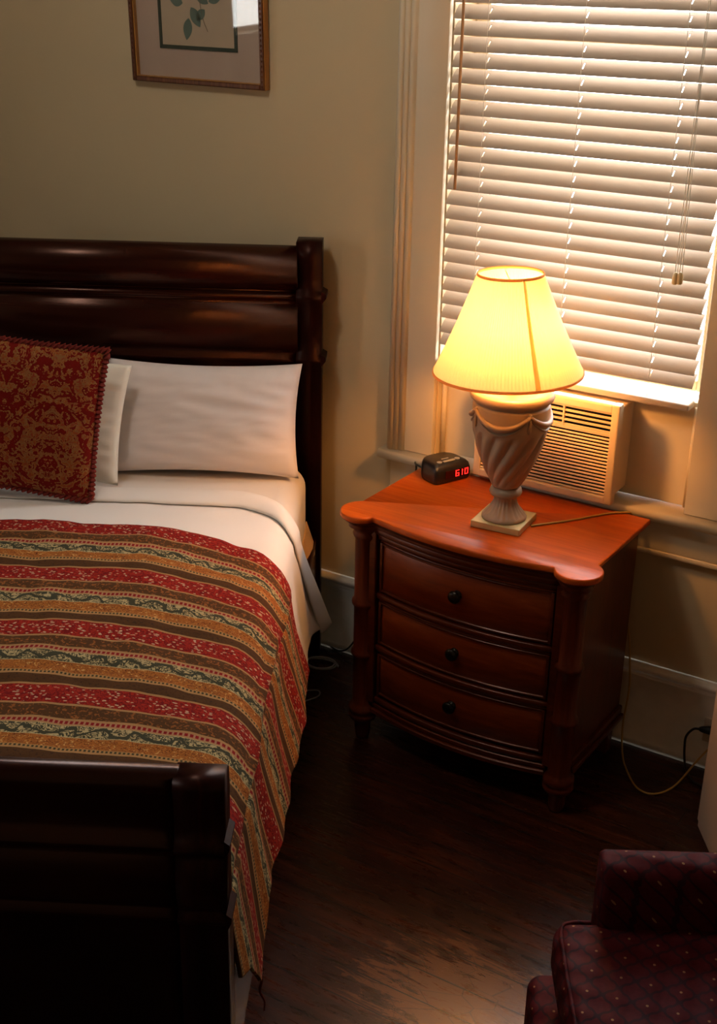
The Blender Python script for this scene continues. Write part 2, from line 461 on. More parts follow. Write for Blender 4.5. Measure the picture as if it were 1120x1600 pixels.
# window sash
def window(n, x0, x1, z0, z1, y, mullz, swap=False):
    bm = B()
    def bb(a, b, c, d, e, f):
        if swap: box(bm, c, d, a, b, e, f, .004)
        else: box(bm, a, b, c, d, e, f, .004)
    w = .042
    bb(x0, x0 + w, y, y + .035, z0, z1); bb(x1 - w, x1, y, y + .035, z0, z1)
    bb(x0 + w, x1 - w, y, y + .035, z0, z0 + .03); bb(x0 + w, x1 - w, y, y + .035, z1 - w, z1)
    bb(x0 + w, x1 - w, y, y + .035, mullz, mullz + .035)
    if swap: bb((x0 + x1) / 2 - .012, (x0 + x1) / 2 + .012, y + .005, y + .03, z0 + .06, z1 - w)
    r = struct('window_%d' % n, bm, M['trim'], 'sash window', 'window')
    g = B()
    if swap: box(g, y + .015, y + .02, x0 + w, x1 - w, z0 + .03, z1 - w)
    else: box(g, x0 + w, x1 - w, y + .015, y + .02, z0 + .03, z1 - w)
    o = obj('pane', g, M['glass'], r)
window(1, WX0 + .002, WX1 - .002, 1.042, WZ1 - .002, .12, 1.90)
window(2, LY0 + .002, LY1 - .002, LZ0 + .002, LZ1 - .002, XL - .1, 1.92, True)

# ------------------------------------------------------------------ blinds
bl = tag(empty('window_blind', (-1.268, .006, 1.03)), 'white horizontal slatted blinds with cords, tilted shut in the window', 'blinds')
BX0, BX1 = -.3755, .366
CORDX = [-.276, -.012, .248]
def slat_bm():
    bm = B(); w = .047; n = 12
    xs = [BX0]
    for c in CORDX: xs += [c - .0018, c + .0018]
    xs += [BX1]
    rows = []
    for x in xs:
        rows.append([(x, -w / 2 + w * j / n, .0035 * (1 - (2 * j / n - 1) ** 2)) for j in range(n + 1)])
    V = [[bm.verts.new(p) for p in r] for r in rows]
    for i in range(len(xs) - 1):
        for j in range(n):
            if i in (1, 3, 5) and j in (4, 5, 6, 7, 8): continue       # route holes for the cords
            bm.faces.new([V[i][j], V[i + 1][j], V[i + 1][j + 1], V[i][j + 1]])
    return bm
s0 = obj('slat', slat_bm(), M['slat'], bl); mod(s0, 'SOLIDIFY', thickness=.0022, offset=0)
TILT = math.radians(47); SP = .0396
s0.location = (0, 0, .075); s0.rotation_euler = (TILT - .10, 0, 0)
for k in range(1, 43):
    c = s0.copy(); COL.objects.link(c); c.parent = bl
    z = .075 + SP * k
    if k == 1: z -= .004
    c.location = (0, 0, z + .0004 * math.sin(k * 2.3)); c.rotation_euler = (TILT - .10 * max(0, 1 - k / 20) + .02 * math.sin(k * 1.7) , 0, .0012 * math.sin(k * 3.1))
# two slats bunched at the bottom
obj('bottom_rail', box(B(), BX0, BX1, -.026, .026, .0, .017, .004), M['slat'], bl)
obj('headrail', box(B(), BX0, BX1, -.028, .028, 1.70, 1.745, .003), M['slat'], bl)
for cx in CORDX:
    bm = B()
    for y in (-.0165, .0165): tube(bm, [(cx, y, .01), (cx, y, 1.71)], .0008, 5)
    for k in range(43): tube(bm, [(cx, -.0165, .058 + SP * k), (cx, .0165, .092 + SP * k)], .0006, 4)
    obj('ladder_cord', bm, M['cord'], bl)
bm = B(); tube(bm, [(-.338, -.038, .50), (-.336, -.038, 1.70)], .0042, 8)
obj('tilt_wand', bm, M['wand'], bl, 40)['label'] = 'thin amber tilt wand'
for dx, zz in ((.292, .345), (.304, .347)):
    bm = B()
    tube(bm, spline([(.297 + (dx - .298) * .2, -.036, 1.70), (.2965, -.037, 1.0), (dx, -.038, zz + .012)]), .0011, 5)
    tube(bm, spline([(.300 + (dx - .298) * .2, -.036, 1.70), (.3005, -.037, .9), (dx + .006, -.038, zz + .012)]), .0009, 5)
    lc = obj('lift_cord', bm, M['cord'], bl)
    t = B(); lathe(t, [(.003, .014), (.006, .010), (.0075, 0), (.0078, -.014), (.005, -.017)], 14, (dx + .002, -.038, zz))
    obj('tassel', t, M['tassel'], lc, 40)

# ------------------------------------------------------------------ air conditioner
ac = tag(empty('window_air_conditioner', (-1.27, 0, .746)), 'ivory window air conditioner with horizontal louvres behind the lamp', 'air conditioner')
W2 = (ACX1 - ACX0) / 2
obj('case', box(B(), -W2 + .0065, W2 - .0065, -.055, .28, .0205, .2715, .003), M['ac'], ac)
bm = B()
yb, yf = -.058, -.090
zz0, zz1 = .004, .288
box(bm, -W2, -W2 + .022, yf, yb, zz0, zz1, .004); box(bm, W2 - .022, W2, yf, yb, zz0, zz1, .004)
box(bm, -W2 + .018, W2 - .018, yf, yb, zz0, zz0 + .022, .004); box(bm, -W2 + .018, W2 - .018, yf, yb, zz1 - .028, zz1, .006)
box(bm, -W2 + .018, W2 - .018, yf + .003, yb, .196, .206, .002)
obj('front_frame', bm, M['ac'], ac)
bm = B()
for k in range(17): 
    z = .030 + k * .0098
    t = B(); box(t, -W2 + .02, W2 - .02, -.004, .004, -.0026, .0026, .001, 1)
    merge(bm, t, Matrix.Translation((0, yf + .010, z)) @ Matrix.Rotation(math.radians(-28), 4, 'X'))
obj('intake_grille', bm, M['ac'], ac)
bm = B()
for k in range(5): box(bm, -W2 + .022, W2 - .022, yf + .003, yf + .012, .2065 + k * .0132, .2105 + k * .0132)
for x in (-.075, .052): box(bm, x - .0022, x + .0022, yf + .001, yf + .010, .2065, .262)
obj('vent', bm, M['ac'], ac)
obj('recess_shade_plate', box(B(), -W2 + .021, W2 - .021, yf + .020, yf + .026, .03, .26), M['dark'], ac)['label'] = 'dark plate painting the shade behind the louvres'  # black plate standing in for the shade inside the grille

# ------------------------------------------------------------------ picture
pc = empty('framed_botanical_print', (-2.478, -.001, 1.744)); pc.rotation_euler = (math.radians(1.6), 0, 0)
tag(pc, 'framed botanical print with a green leafy sprig hanging above the headboard', 'picture')
PW, PH = .246, .66
bm = B(); w = .020
def ring(bm, x, z0, z1, w, y0, y1, bev=.002):
    box(bm, -x, -x + w, y0, y1, z0, z1, bev); box(bm, x - w, x, y0, y1, z0, z1, bev)
    box(bm, -x + w, x - w, y0, y1, z0, z0 + w, bev); box(bm, -x + w, x - w, y0, y1, z1 - w, z1, bev)
ring(bm, PW, 0, PH, .018, -.024, -.001)
fr = obj('frame', bm, M['gold'], pc)
bm = B(); ring(bm, PW - .001, .001, PH - .001, .015, -.029, -.0235, .003)
for sx in (-1, 1):
    for k in range(46): 
        t = B(); bmesh.ops.create_icosphere(t, subdivisions=1, radius=.0032); merge(bm, t, Matrix.Translation((sx * (PW - .0085), -.0295, .01 + k * .014)) @ Matrix.Diagonal((1, .6, 1.5, 1)))
obj('carved_moulding', bm, M['frame'], fr)
obj('backing', box(B(), -PW + .012, PW - .012, -.010, -.003, .012, PH - .012), M['mat'], pc)
ix, iz0 = .143, .098
obj('print_paper', box(B(), -ix, ix, -.0112, -.0102, iz0, PH - iz0), M['paper'], pc)
bm = B(); ring(bm, ix, iz0, PH - iz0, .0105, -.013, -.0102, 0); obj('green_mat', bm, M['matg'], pc)
def leaf(bm, x, z, a, L, W):
    n = 10; c = bm.verts.new((x, -.0118, z)); P = []
    for i in range(n + 1):
        t = i / n; w_ = W * math.sin(PI * t) ** .8 * (1.1 - .3 * t); P.append((t * L, w_))
    pts = P + [(l, -w_) for l, w_ in P[::-1]][1:-1]
    vs = [bm.verts.new((x + l * math.cos(a) - w_ * math.sin(a), -.0118, z + l * math.sin(a) + w_ * math.cos(a))) for l, w_ in pts]
    bm.faces.new(vs); bm.verts.remove(c)
bm = B()
for (x, z, a, L, W) in ((-.03, .185, -1.75, .062, .017), (-.02, .215, -1.05, .062, .018), (-.05, .225, 2.9, .05, .016), (0, .25, -.5, .05, .014), (.045, .232, .3, .05, .013),
                        (-.03, .27, 2.3, .07, .019), (.02, .30, 1.1, .07, .02), (-.02, .31, 1.8, .06, .02), (.05, .28, .9, .05, .016), (-.05, .30, 2.7, .05, .016), (.03, .21, -2.4, .045, .014), (.0, .24, 1.4, .05, .02)):
    leaf(bm, x, z, a, L, W)
lf = obj('sprig_leaves', bm, M['leaf'], pc); mod(lf, 'SOLIDIFY', thickness=.0004)
bm = B(); tube(bm, spline([(.038, -.0119, .150), (.022, -.0119, .185), (.012, -.0119, .235), (0, -.0119, .30)]), .0008, 5)
obj('sprig_stem', bm, M['stem'], pc)
obj('glass', box(B(), -PW + .014, PW - .014, -.0195, -.0185, .014, PH - .014), M['glass'], pc)

# ------------------------------------------------------------------ bed (local: x across, right side x=0; y towards the head; head at y=0)
BA = math.radians(28.64)
bed = tag(empty('sleigh_bed', (-2.02, -.04, 0), BA), 'dark mahogany sleigh bed with rolled headboard and footboard', 'bed')
def child_of_bed(): return bed
BW = 1.66
def sleigh(profile, x0, x1, thick_fn=None):
    bm = B(); extrude(bm, profile, x0, x1); return bm
def prof_board(face, back):
    return face + back[::-1]
# headboard face profile (y,z): front towards the foot is -y
def arc(yc, zc, ry, rz, a0, a1, n=10):
    return [(yc + ry * math.cos(math.radians(a0 + (a1 - a0) * i / n)), zc + rz * math.sin(math.radians(a0 + (a1 - a0) * i / n))) for i in range(n + 1)]
Hface = [(-.062, .30), (-.062, .985), (-.072, .995), (-.074, 1.004), (-.066, 1.014), (-.068, 1.022)] + arc(-.058, 1.095, .030, .075, 270, 90, 10)[1:-1] + \
        [(-.060, 1.178), (-.072, 1.184), (-.074, 1.194), (-.062, 1.202)] + arc(-.045, 1.270, .052, .066, 262, 60, 12)
Hback = [(-.028, .30), (-.028, 1.20), (-.022, 1.27), (-.010, 1.325)]
obj('headboard_panel', extrude(B(), Hface + Hback[::-1], -BW + .070, -.070), M['mahog'], bed, 35)
def post_prof(extra, toe=0, foot=False):
    f = [(-.068, toe), (-.068, .985), (-.080, .996), (-.082, 1.006), (-.070, 1.020), (-.070, 1.175), (-.082, 1.184), (-.084, 1.196), (-.070, 1.206), (-.074, 1.25), (-.078, 1.30), (-.072, 1.350), (-.02, 1.352)]
    bk = [(-.004, toe), (-.004, 1.20), (-.010, 1.27), (.004, 1.33), (.004, 1.352)]
    return f + bk[::-1]
for x0 in (-BW, -.074):
    p = obj('headboard_post', extrude(B(), post_prof(0), x0, x0 + .074), M['mahogz'], bed, 35)
    for z in (1.005, 1.193):
        s = 1 if x0 > -.5 else -1
        xe = 0 if s > 0 else -BW
        bm = B(); pr = [(xe, z - .020), (xe + s * .014, z - .002), (xe + s * .014, z + .010), (xe, z + .018)]
        extrude(bm, pr, -.080, -.012, 'y'); obj('collar', bm, M['mahogz'], p)
# footboard: mirror-ish S profile, front face towards -y
def fb_face(d=0):
    return [(y, z - .022 * (z > .3)) for y, z in fb_raw(d)]
def fb_raw(d=0):
    return [(-2.058 - d, .16), (-2.058 - d, .655), (-2.070 - d, .664), (-2.073 - d, .674), (-2.063 - d, .684)] + \
        arc(-2.052 - d, .742, .024, .056, 270, 90, 10)[0:0] + \
        [(-2.063 - d, .69), (-2.072 - d, .72), (-2.074 - d, .75), (-2.066 - d, .79), (-2.060 - d, .800), (-2.074 - d, .808), (-2.078 - d, .818), (-2.066 - d, .828),
         (-2.062 - d, .845), (-2.060 - d, .865), (-2.061 - d, .885), (-2.062 - d, .905), (-2.066 - d, .922), (-2.060 - d, .938), (-2.045, .946)]
FB = fb_face(); FBb = [(-2.018, .16), (-2.018, .84), (-2.012, .88), (-2.016, .908), (-2.028, .922)]
obj('footboard_panel', extrude(B(), FB + FBb[::-1], -BW + .085, -.075), M['mahog'], bed, 35)
for x0 in (-BW, -.08):
    f = [(-2.064, 0)] + [(y - .006, z) for y, z in fb_face()[1:-1]] + [(-2.045, .919)]
    bk = [(-2.006, 0), (-2.006, .83), (-2.000, .87), (-2.004, .905), (-2.016, .917)]
    p = obj('footboard_post', extrude(B(), f + bk[::-1], x0, x0 + .08), M['mahogz'], bed, 35)
    for z in (.650, .796):
        s = 1 if x0 > -.5 else -1
        xe = 0 if s > 0 else -BW
        bm = B(); extrude(bm, [(xe, z - .022), (xe + s * .008, z - .004), (xe + s * .009, z + .006), (xe, z + .014)], -2.074, -2.012, 'y'); obj('collar', bm, M['mahogz'], p)
for x in (-BW + .012, -.040):
    obj('side_rail', box(B(), x, x + .028, -2.004, -.070, .18, .425, .005), M['mahog'], bed)

def bedthing(name, label, cat, group=None):
    o = empty(name, (-2.02, -.04, 0), BA); return tag(o, label, cat, group)
# box spring and mattress
bs = obj('box_spring', box(B(), -BW + .05, -.046, -2.0, -.072, .27, .432, .02, 3), M['box']); bs.location = bed.location; bs.rotation_euler = bed.rotation_euler
tag(bs, 'tan box spring low in the bed frame, under the mattress', 'box spring')
def soft_box(x0, x1, y0, y1, z0, z1, r, nx=40, ny=50, amp=.003):
    bm = B(); box(bm, x0, x1, y0, y1, z0, z1, r, 4)
    return bm
mt = B(); box(mt, -BW + .05, -.040, -1.995, -.078, .434, .688, .065, 8)
mo = obj('mattress', mt, M['sheet'], None, 60); mo.location = bed.location; mo.rotation_euler = bed.rotation_euler
tag(mo, 'mattress in a plain white fitted sheet under the white pillows', 'mattress')
# tan corner of pad peeking out
bm = B()
P = []
for i in range(7):
    t = i / 6
    P.append([(-.040 + .030 * t * s_, -.10 - .17 * t * 0 - .14 * s, .495 - .085 * t - .012 * s) for s, s_ in ((0, .9), (.35, 1.0), (.7, .8), (1, .5))])
grid(bm, P); o = obj('mattress_pad_corner', bm, M['box'], mo, True); mod(o, 'SOLIDIFY', thickness=.003); o['label'] = 'tan corner of the mattress pad poking out'

# cloth path: s = distance from x=-1.6 across the top then down the side
def drape(x, top, xe, r, drop, flare, lift):
    """returns list-evaluator: given arc coordinate s (0 at far side) -> (x,z)"""
    pass
def cloth(name, m, parent, rows, thick, ns_top=60, ns_side=34, X0=-1.58, uvoff=0, crease=0, label=None, wav=.004):
    """rows: list of dict(t,y_top(x)->y, zt, xe, r, zh, xh, yh) interpolated along t in 0..1"""
    bm = B(); P = []; UV = []
    for R in rows:
        xe, r, zt, zh, xh = R['xe'], R['r'], R['zt'], R['zh'], R['xh']
        line = []; uvl = []; s = 0; last = None
        pts = []
        for i in range(ns_top):
            k = i / (ns_top - 1); x = X0 + (xe - r - X0) * (1 - (1 - k) ** 1.25)
            pts.append((x, zt, 0))
        for i in range(1, 9):
            a = PI / 2 * i / 8
            pts.append((xe - r + r * math.sin(a), zt - r + r * math.cos(a), 0))
        for i in range(1, ns_side + 1):
            k = i / ns_side
            x = xe + (xh - xe) * (k ** 1.15); z = (zt - r) + (zh - zt + r) * k
            pts.append((x, z, k))
        for x, z, k in pts:
            if last: s += math.hypot(x - last[0], z - last[1])
            last = (x, z)
            if z == zt: s_arc = s
            y = R['y'](x if k == 0 else xe, k)
            w = wav * nz(x * 7, y * 7, 3.1) + wav * .6 * nz(x * 19, y * 19, 1.7)
            if k == 0: zz = z + w; xx = x
            else:
                g = min(1, k * 2.2)
                f = R.get('fold', 0) * math.sin(y * 17 + k * 1.5 + 1.2 * nz(y * 3, k, 5)) * g
                f += R.get('fold', 0) * .5 * math.sin(y * 41 + 2) * g
                xx = x + f + w * .8; zz = z
            if crease:
                if k > 0 or z < zt: dd = (s - s_arc) - .118 - .012 * math.sin(y * 6)
                else: dd = -.2
                q_ = crease * (math.exp(-(dd / .008) ** 2) - .8 * math.exp(-((dd - .019) / .010) ** 2)) * max(0, min(1, (-.86 - y) * 6))
                xx += q_ * .8; zz += q_ * .6
            line.append((xx, y, zz)); uvl.append((s, R['v']))
        P.append(line); UV.append(uvl)
    grid(bm, P, uv=UV)
    o = obj(name, bm, m, parent, True)
    if thick: mod(o, 'SOLIDIFY', thickness=thick, offset=-1 if False else 1)
    return o
def lerp(a, b, t): return a + (b - a) * t
def interp(tab, y):
    """tab: sorted descending y list of (y, val)"""
    if y >= tab[0][0]: return tab[0][1]
    for (a, va), (b_, vb) in zip(tab, tab[1:]):
        if y >= b_: 
            t = (a - y) / (a - b_); t = t * t * (3 - 2 * t) if False else t
            return va + (vb - va) * t
    return tab[-1][1]

# flat sheet
def sheet_y(t, x, k):
    # head edge bends towards the foot near the mattress corner
    q = max(0, min(1, (x + .22) / .18)); h = -.385 - .13 * q ** 2
    h = h + (.09 * k)                 # hanging corner swings back to the head
    return lerp(h, -1.05, t)
rows = []
for i in range(40):
    t = i / 39
    rows.append(dict(v=t, xe=-.030, r=.068, zt=.694, zh=lerp(.315, .37, min(1, t * 2.5)) , xh=lerp(.052, .012, min(1, t * 3.0) ** .6), y=(lambda x, k, t=t: sheet_y(t, x, k)), fold=.006))
fs = cloth('flat_sheet', M['sheet'], None, rows, .002, wav=.003)
fs.location = bed.location; fs.rotation_euler = bed.rotation_euler
tag(fs, 'white flat sheet with a turned-down cuff, hanging in a corner beside the bed', 'sheet')
rows = []
for i in range(15):
    t = i / 14; bulge = .011 * math.sin(PI * t) ** .6
    def yy(x, k, t=t):
        q = max(0, min(1, (x + .22) / .18)); h = -.378 - .135 * q ** 2 + .10 * k
        return h - t * (.100 * (1 - .35 * k)) - .006 * nz(x * 5, k, 2)
    rows.append(dict(v=t, xe=-.026 + bulge * .3, r=.068, zt=.699 + bulge, zh=.312, xh=lerp(.060, .034, t) + bulge * .4, y=yy, fold=.0))
cf = cloth('cuff', M['sheet'], fs, rows, .003, wav=.003)

# quilt
def quilt_y0(x, k):
    q = max(0, min(1, (x + .45) / .42)); return -.662 - .20 * q ** 1.7 + .02 * k
hemx = [(-.70, .018), (-.83, .025), (-1.06, .031), (-1.28, .028), (-1.55, .022), (-1.68, .016), (-1.80, .016), (-1.90, .008), (-1.985, .002)]
hemz = [(-.70, .40), (-1.55, .40), (-1.70, .385), (-1.76, .31), (-1.84, .30), (-1.93, .42), (-1.99, .45)]
rows = []
NQ = 130
for i in range(NQ):
    t = i / (NQ - 1)
    ycen = lerp(-.85, -1.985, t)
    rows.append(dict(v=-lerp(-.662, -1.985, t) - .662, xe=-.018, r=.088, zt=.712, zh=interp(hemz, ycen), xh=interp(hemx, ycen) + .002,
                     y=(lambda x, k, t=t: lerp(quilt_y0(x, k), -1.985, t)), fold=.004 * min(1, 8 * (1 - t) + .1)))
qo = cloth('striped_quilt', M['quilt'], None, rows, .007, ns_top=110, ns_side=70, wav=.007, crease=.012)
qo.location = bed.location; qo.rotation_euler = bed.rotation_euler
tag(qo, 'red, brown and cream striped paisley quilt draped over the foot of the bed', 'quilt')
bm = B(); tube(bm, [(p[0] + .002, p[1], p[2]) for p in spline([(.010, -1.80, .30), (.018, -1.80, .27), (.014, -1.795, .235), (.022, -1.79, .205), (.020, -1.785, .175)])], .0035, 6, taper=lambda t: 1 - .6 * t)
obj('loose_thread', bm, M['fringe'], qo)

# pillows
def pillow_mesh(w, h, d, n=44, pw=.55, wr=.004, seed=0, pinch=.06):
    bm = B(); rings = []
    for sgn in (1, -1):
        P = []
        for i in range(n + 1):
            row = []
            for j in range(n + 1):
                u = -1 + 2 * i / n; v = -1 + 2 * j / n
                e = (max(0, 1 - abs(u) ** 2.6) * max(0, 1 - abs(v) ** 2.6)) ** pw
                x = u * w / 2 * (1 - pinch * (1 - v * v) * abs(u) ** 3 * .6); z = v * h / 2 * (1 - pinch * (1 - u * u) * abs(v) ** 3)
                rip = wr * (nz(u * 2.2 + seed, v * 6 + u * 1.5, seed) + .35 * nz(u * 4 + seed, v * 16 - u * 3, seed + 5) + 2.0 * nz(u * 17 + seed + v * 2, v * 3, seed + 3) * max(0, v - .35)) * min(1, e * 4)
                row.append((x, sgn * (d / 2 * e + rip * sgn * .9 + .0015), z))
            P.append(row)
        grid(bm, P)
    bmesh.ops.remove_doubles(bm, verts=bm.verts, dist=.0032)
    return bm
def put_bed(o, x, y, z, tilt, rz=0, ry=0):
    """place in bed coordinates, leaning back by tilt"""
    m = Matrix.Translation((-2.02, -.04, 0)) @ Matrix.Rotation(BA, 4, 'Z') @ Matrix.Translation((x, y, z)) @ Matrix.Rotation(rz, 4, 'Z') @ Matrix.Rotation(tilt, 4, 'X') @ Matrix.Rotation(ry, 4, 'Y')
    o.matrix_world = m
p1 = obj('white_pillow', pillow_mesh(.57, .335, .150, wr=.006, seed=1, pw=.5, pinch=.09), M['pillow'], None, True)
put_bed(p1, -.335, -.190, .853, math.radians(-20), 0, 0); tag(p1, 'white pillow leaning on the headboard, nearest the lamp', 'pillow', 'white pillows')
p2 = obj('white_pillow', pillow_mesh(.66, .345, .09, wr=.006, seed=9), M['cream'], None, True)
put_bed(p2, -.866, -.322, .907, math.radians(-15), math.radians(2), math.radians(7)); tag(p2, 'cream-white pillow mostly hidden behind the red damask cushion', 'pillow', 'white pillows')
dc = obj('damask_cushion', pillow_mesh(.50, .42, .105, wr=.003, seed=4, pinch=.05), M['damask'], None, True)
put_bed(dc, -.830, -.440, .935, math.radians(-13), math.radians(2), math.radians(7)); tag(dc, 'red and gold damask cushion with dark red fringe, in front of the pillows', 'cushion')
# brush fringe round the cushion
bm = B(); w, h = .50, .42; pts = []
N = 100
for side in range(4):
    for i in range(N):
        u = -1 + 2 * i / N
        if side == 0: x, z = u, -1
        elif side == 1: x, z = 1, u
        elif side == 2: x, z = -u, 1
        else: x, z = -1, -u
        X = x * w / 2 * (1 - .05 * (1 - z * z) * .6 * abs(x) ** 3); Z = z * h / 2 * (1 - .05 * (1 - x * x) * abs(z) ** 3)
        pts.append((X, Z))
P = []
for i, (X, Z) in enumerate(pts):
    r = .0085 + .0035 * math.sin(i * 2.1) + .002 * random.random()
    P.append([(X * (1 + .0) + r * math.cos(2 * PI * k / 8) * .9, r * math.sin(2 * PI * k / 8), Z + r * math.cos(2 * PI * k / 8) * (1 if abs(Z) > .19 else .0)) for k in range(8)])
grid(bm, P, closeu=True, closev=True)
obj('fringe', bm, M['fringe'], dc)

# ------------------------------------------------------------------ nightstand
NSX, NSY = -1.303, -.060
ns = tag(empty('nightstand', (NSX, NSY, 0), math.radians(-2)), 'cherry wood three-drawer nightstand with bowed front under the lamp', 'nightstand')
def bow(x, side, mid, half=.275): return side + (mid - side) * max(0, 1 - (x / half) ** 2)
def top_outline(off=0, n=22):
    pts = [(-.345 + off, -off), (-.345 + off, -.345)]
    c = (-.310, -.397); r = .062 - off
    # left lobe from left side round the front to the notch
    for i in range(n + 1):
        a = math.radians(118 + (315 - 118) * i / n); pts.append((c[0] + r * math.cos(a), c[1] + r * math.sin(a)))
    for i in range(n + 1):
        x = -.262 + .530 * i / n; pts.append((x, bow(x, -.422, -.460, .268) + off))
    c = (.323, -.397)
    for i in range(n + 1):
        a = math.radians(225 + (422 - 225) * i / n); pts.append((c[0] + r * math.cos(a), c[1] + r * math.sin(a)))
    pts += [(.352 - off, -.345), (.352 - off, -off)]
    return pts
def slab(bm, layers):
    """layers: list of (outline, z) same point count"""
    V = [[bm.verts.new((x, y, z)) for x, y in o] for o, z in layers]; n = len(V[0])
    for a, b in zip(V, V[1:]):
        for i in range(n): bm.faces.new([a[i], a[(i + 1) % n], b[(i + 1) % n], b[i]])
    bm.faces.new(V[0][::-1]); bm.faces.new(V[-1]); return bm
TZ = .733
L = [(.024, .688), (.028, .693), (.020, .702), (.014, .706), (.010, .711), (.010, .7155)]
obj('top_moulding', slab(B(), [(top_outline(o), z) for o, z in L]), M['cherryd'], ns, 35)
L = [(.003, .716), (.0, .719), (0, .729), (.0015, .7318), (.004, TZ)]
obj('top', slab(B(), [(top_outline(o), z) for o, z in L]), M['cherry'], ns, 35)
# carcass
bm = B(); box(bm, .302, .326, -.345, -.006, .15, .69, .002); obj('side_panel', bm, M['cherryz'], ns)
bm = B(); box(bm, -.326, -.302, -.345, -.006, .15, .69, .002); obj('side_panel', bm, M['cherryz'], ns)
obj('back_panel', box(B(), -.302, .302, -.018, -.006, .15, .69), M['cherryz'], ns)
def bowslab(x0, x1, z0, z1, front, thick, n=24, side=-.372, mid=-.412, bev=.003):
    bm = B(); o = []
    for i in range(n + 1):
        x = x0 + (x1 - x0) * i / n; o.append((x, bow(x, side, mid) - front))
    for i in range(n, -1, -1):
        x = x0 + (x1 - x0) * i / n; o.append((x, bow(x, side, mid) - front + thick))
    inn = [(x * (1 - bev / .3), y + (bev if k <= n else -0)) for k, (x, y) in enumerate(o)]
    slab(bm, [(inn, z0), (o, z0 + bev), (o, z1 - bev), (inn, z1)]); return bm
DZ = [(.490, .648), (.326, .468), (.160, .304)]
for z in (.648, .468, .304, .134):
    bm = bowslab(-.272, .272, z + .002, z + .020, .010, .05)
    obj('drawer_rail', bm, M['cherryd'], ns, 35)
obj('cornice', bowslab(-.272, .272, .670, .690, .022, .06), M['cherryd'], ns, 35)
for s in (-1, 1):
    obj('stile', box(B(), *sorted((s * .268, s * .292)), -.392, -.30, .136, .69, .003), M['cherryd'], ns)
for z0, z1 in DZ:
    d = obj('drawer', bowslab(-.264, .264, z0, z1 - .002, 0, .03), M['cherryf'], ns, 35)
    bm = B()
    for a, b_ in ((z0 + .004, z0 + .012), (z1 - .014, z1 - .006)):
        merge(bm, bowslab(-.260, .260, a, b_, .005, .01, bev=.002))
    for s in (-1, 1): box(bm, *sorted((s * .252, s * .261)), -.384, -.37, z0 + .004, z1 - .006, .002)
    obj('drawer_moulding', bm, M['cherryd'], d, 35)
    t = B(); lathe(t, [(.013, 0), (.013, .003), (.006, .006), (.006, .010), (.014, .014), (.018, .018), (.0165, .023), (.008, .026)], 24)
    t.transform(Matrix.Translation((0, -.4125, (z0 + z1) / 2 + .004)) @ Matrix.Rotation(PI / 2, 4, 'X'))
    obj('knob', t, M['blackm'], d, 40)
for s in (-1, 1):
    cx, cy = s * .312, -.372
    R0 = .031
    pf = [(.018, .0), (.021, .01), (.024, .05), (.026, .062), (.038, .068), (.042, .076), (.042, .084), (.036, .090), (.042, .096), (.042, .108), (.034, .116), (R0, .124)]
    for z in (.285, .445): pf += [(R0, z - .014), (R0 + .006, z - .006), (R0 + .007, z), (R0 + .006, z + .006), (R0, z + .014)]
    pf += [(R0, .640), (.036, .648), (.038, .656), (.034, .664), (.042, .674), (.046, .684), (.046, .690)]
    bm = lathe(B(), pf, 40, (cx, cy, 0)); obj('column', bm, M['cherryz'], ns, 40)
    obj('rear_leg', box(B(), *sorted((s * .318, s * .285)), -.05, -.012, 0, .12, .004), M['cherryz'], ns)
# base moulding
bm = B()
for s in (-1, 1): box(bm, *sorted((s * .30, s * .343)), -.345, -.004, .108, .124, .004); box(bm, *sorted((s * .30, s * .336)), -.345, -.004, .1245, .149, .004)
merge(bm, bowslab(-.275, .275, .102, .118, .018, .05)); merge(bm, bowslab(-.275, .275, .119, .134, .010, .05))
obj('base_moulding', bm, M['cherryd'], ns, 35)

# ------------------------------------------------------------------ lamp
lp = tag(empty('table_lamp', (-1.27, -.316, TZ + .001), math.radians(4)), 'lit table lamp with a taupe fluted urn base and pleated cream shade', 'lamp')
LT = Matrix.Rotation(math.radians(-2.2), 4, 'Y')      # the old lamp leans slightly to the left
obj('base_plate', box(B(), -.068, .068, -.066, .066, 0, .018, .002), M['plate'], lp)
pf = [(.058, .0185), (.059, .023), (.055, .028), (.050, .032), (.040, .044), (.032, .058), (.028, .072), (.030, .080), (.040, .084), (.043, .092), (.040, .101), (.034, .106)]
bm = lathe(B(), [(r, z) for r, z in pf], 96, fr=lambda a, z, r: r * (1 + (.12 * abs(math.sin(a * 11)) - .06 if .031 < z < .075 else 0)))
obj('pedestal', bm, M['urn'], lp, 50)
prof_u = [(.034, .107), (.040, .114), (.050, .135), (.062, .160), (.074, .190), (.084, .220), (.091, .245), (.096, .268), (.098, .280), (.0985, .300), (.099, .320), (.099, .332), (.094, .338), (.098, .343), (.106, .350), (.108, .357), (.104, .366), (.090, .370), (.088, .366), (.04, .364), (.02, .366)]
fine = []
for (r0, z0), (r1, z1) in zip(prof_u, prof_u[1:]):
    k = 8 if z1 - z0 > .012 else 2
    for i in range(k): fine.append((lerp(r0, r1, i / k), lerp(z0, z1, i / k)))
fine.append(prof_u[-1])
def urn_r(a, z, r):
    if .110 < z < .272:
        e = min(1, (z - .110) / .02, (.272 - z) / .018)
        ph = a * 13 - (z - .1) * 60 * (2.6 - 5.5 * (z - .1))
        return r * (1 + e * (.11 * (abs(math.sin(ph / 2)) - .75)))
    return r
urn = obj('urn', lathe(B(), fine, 168, fr=urn_r), M['urn'], lp, 60)
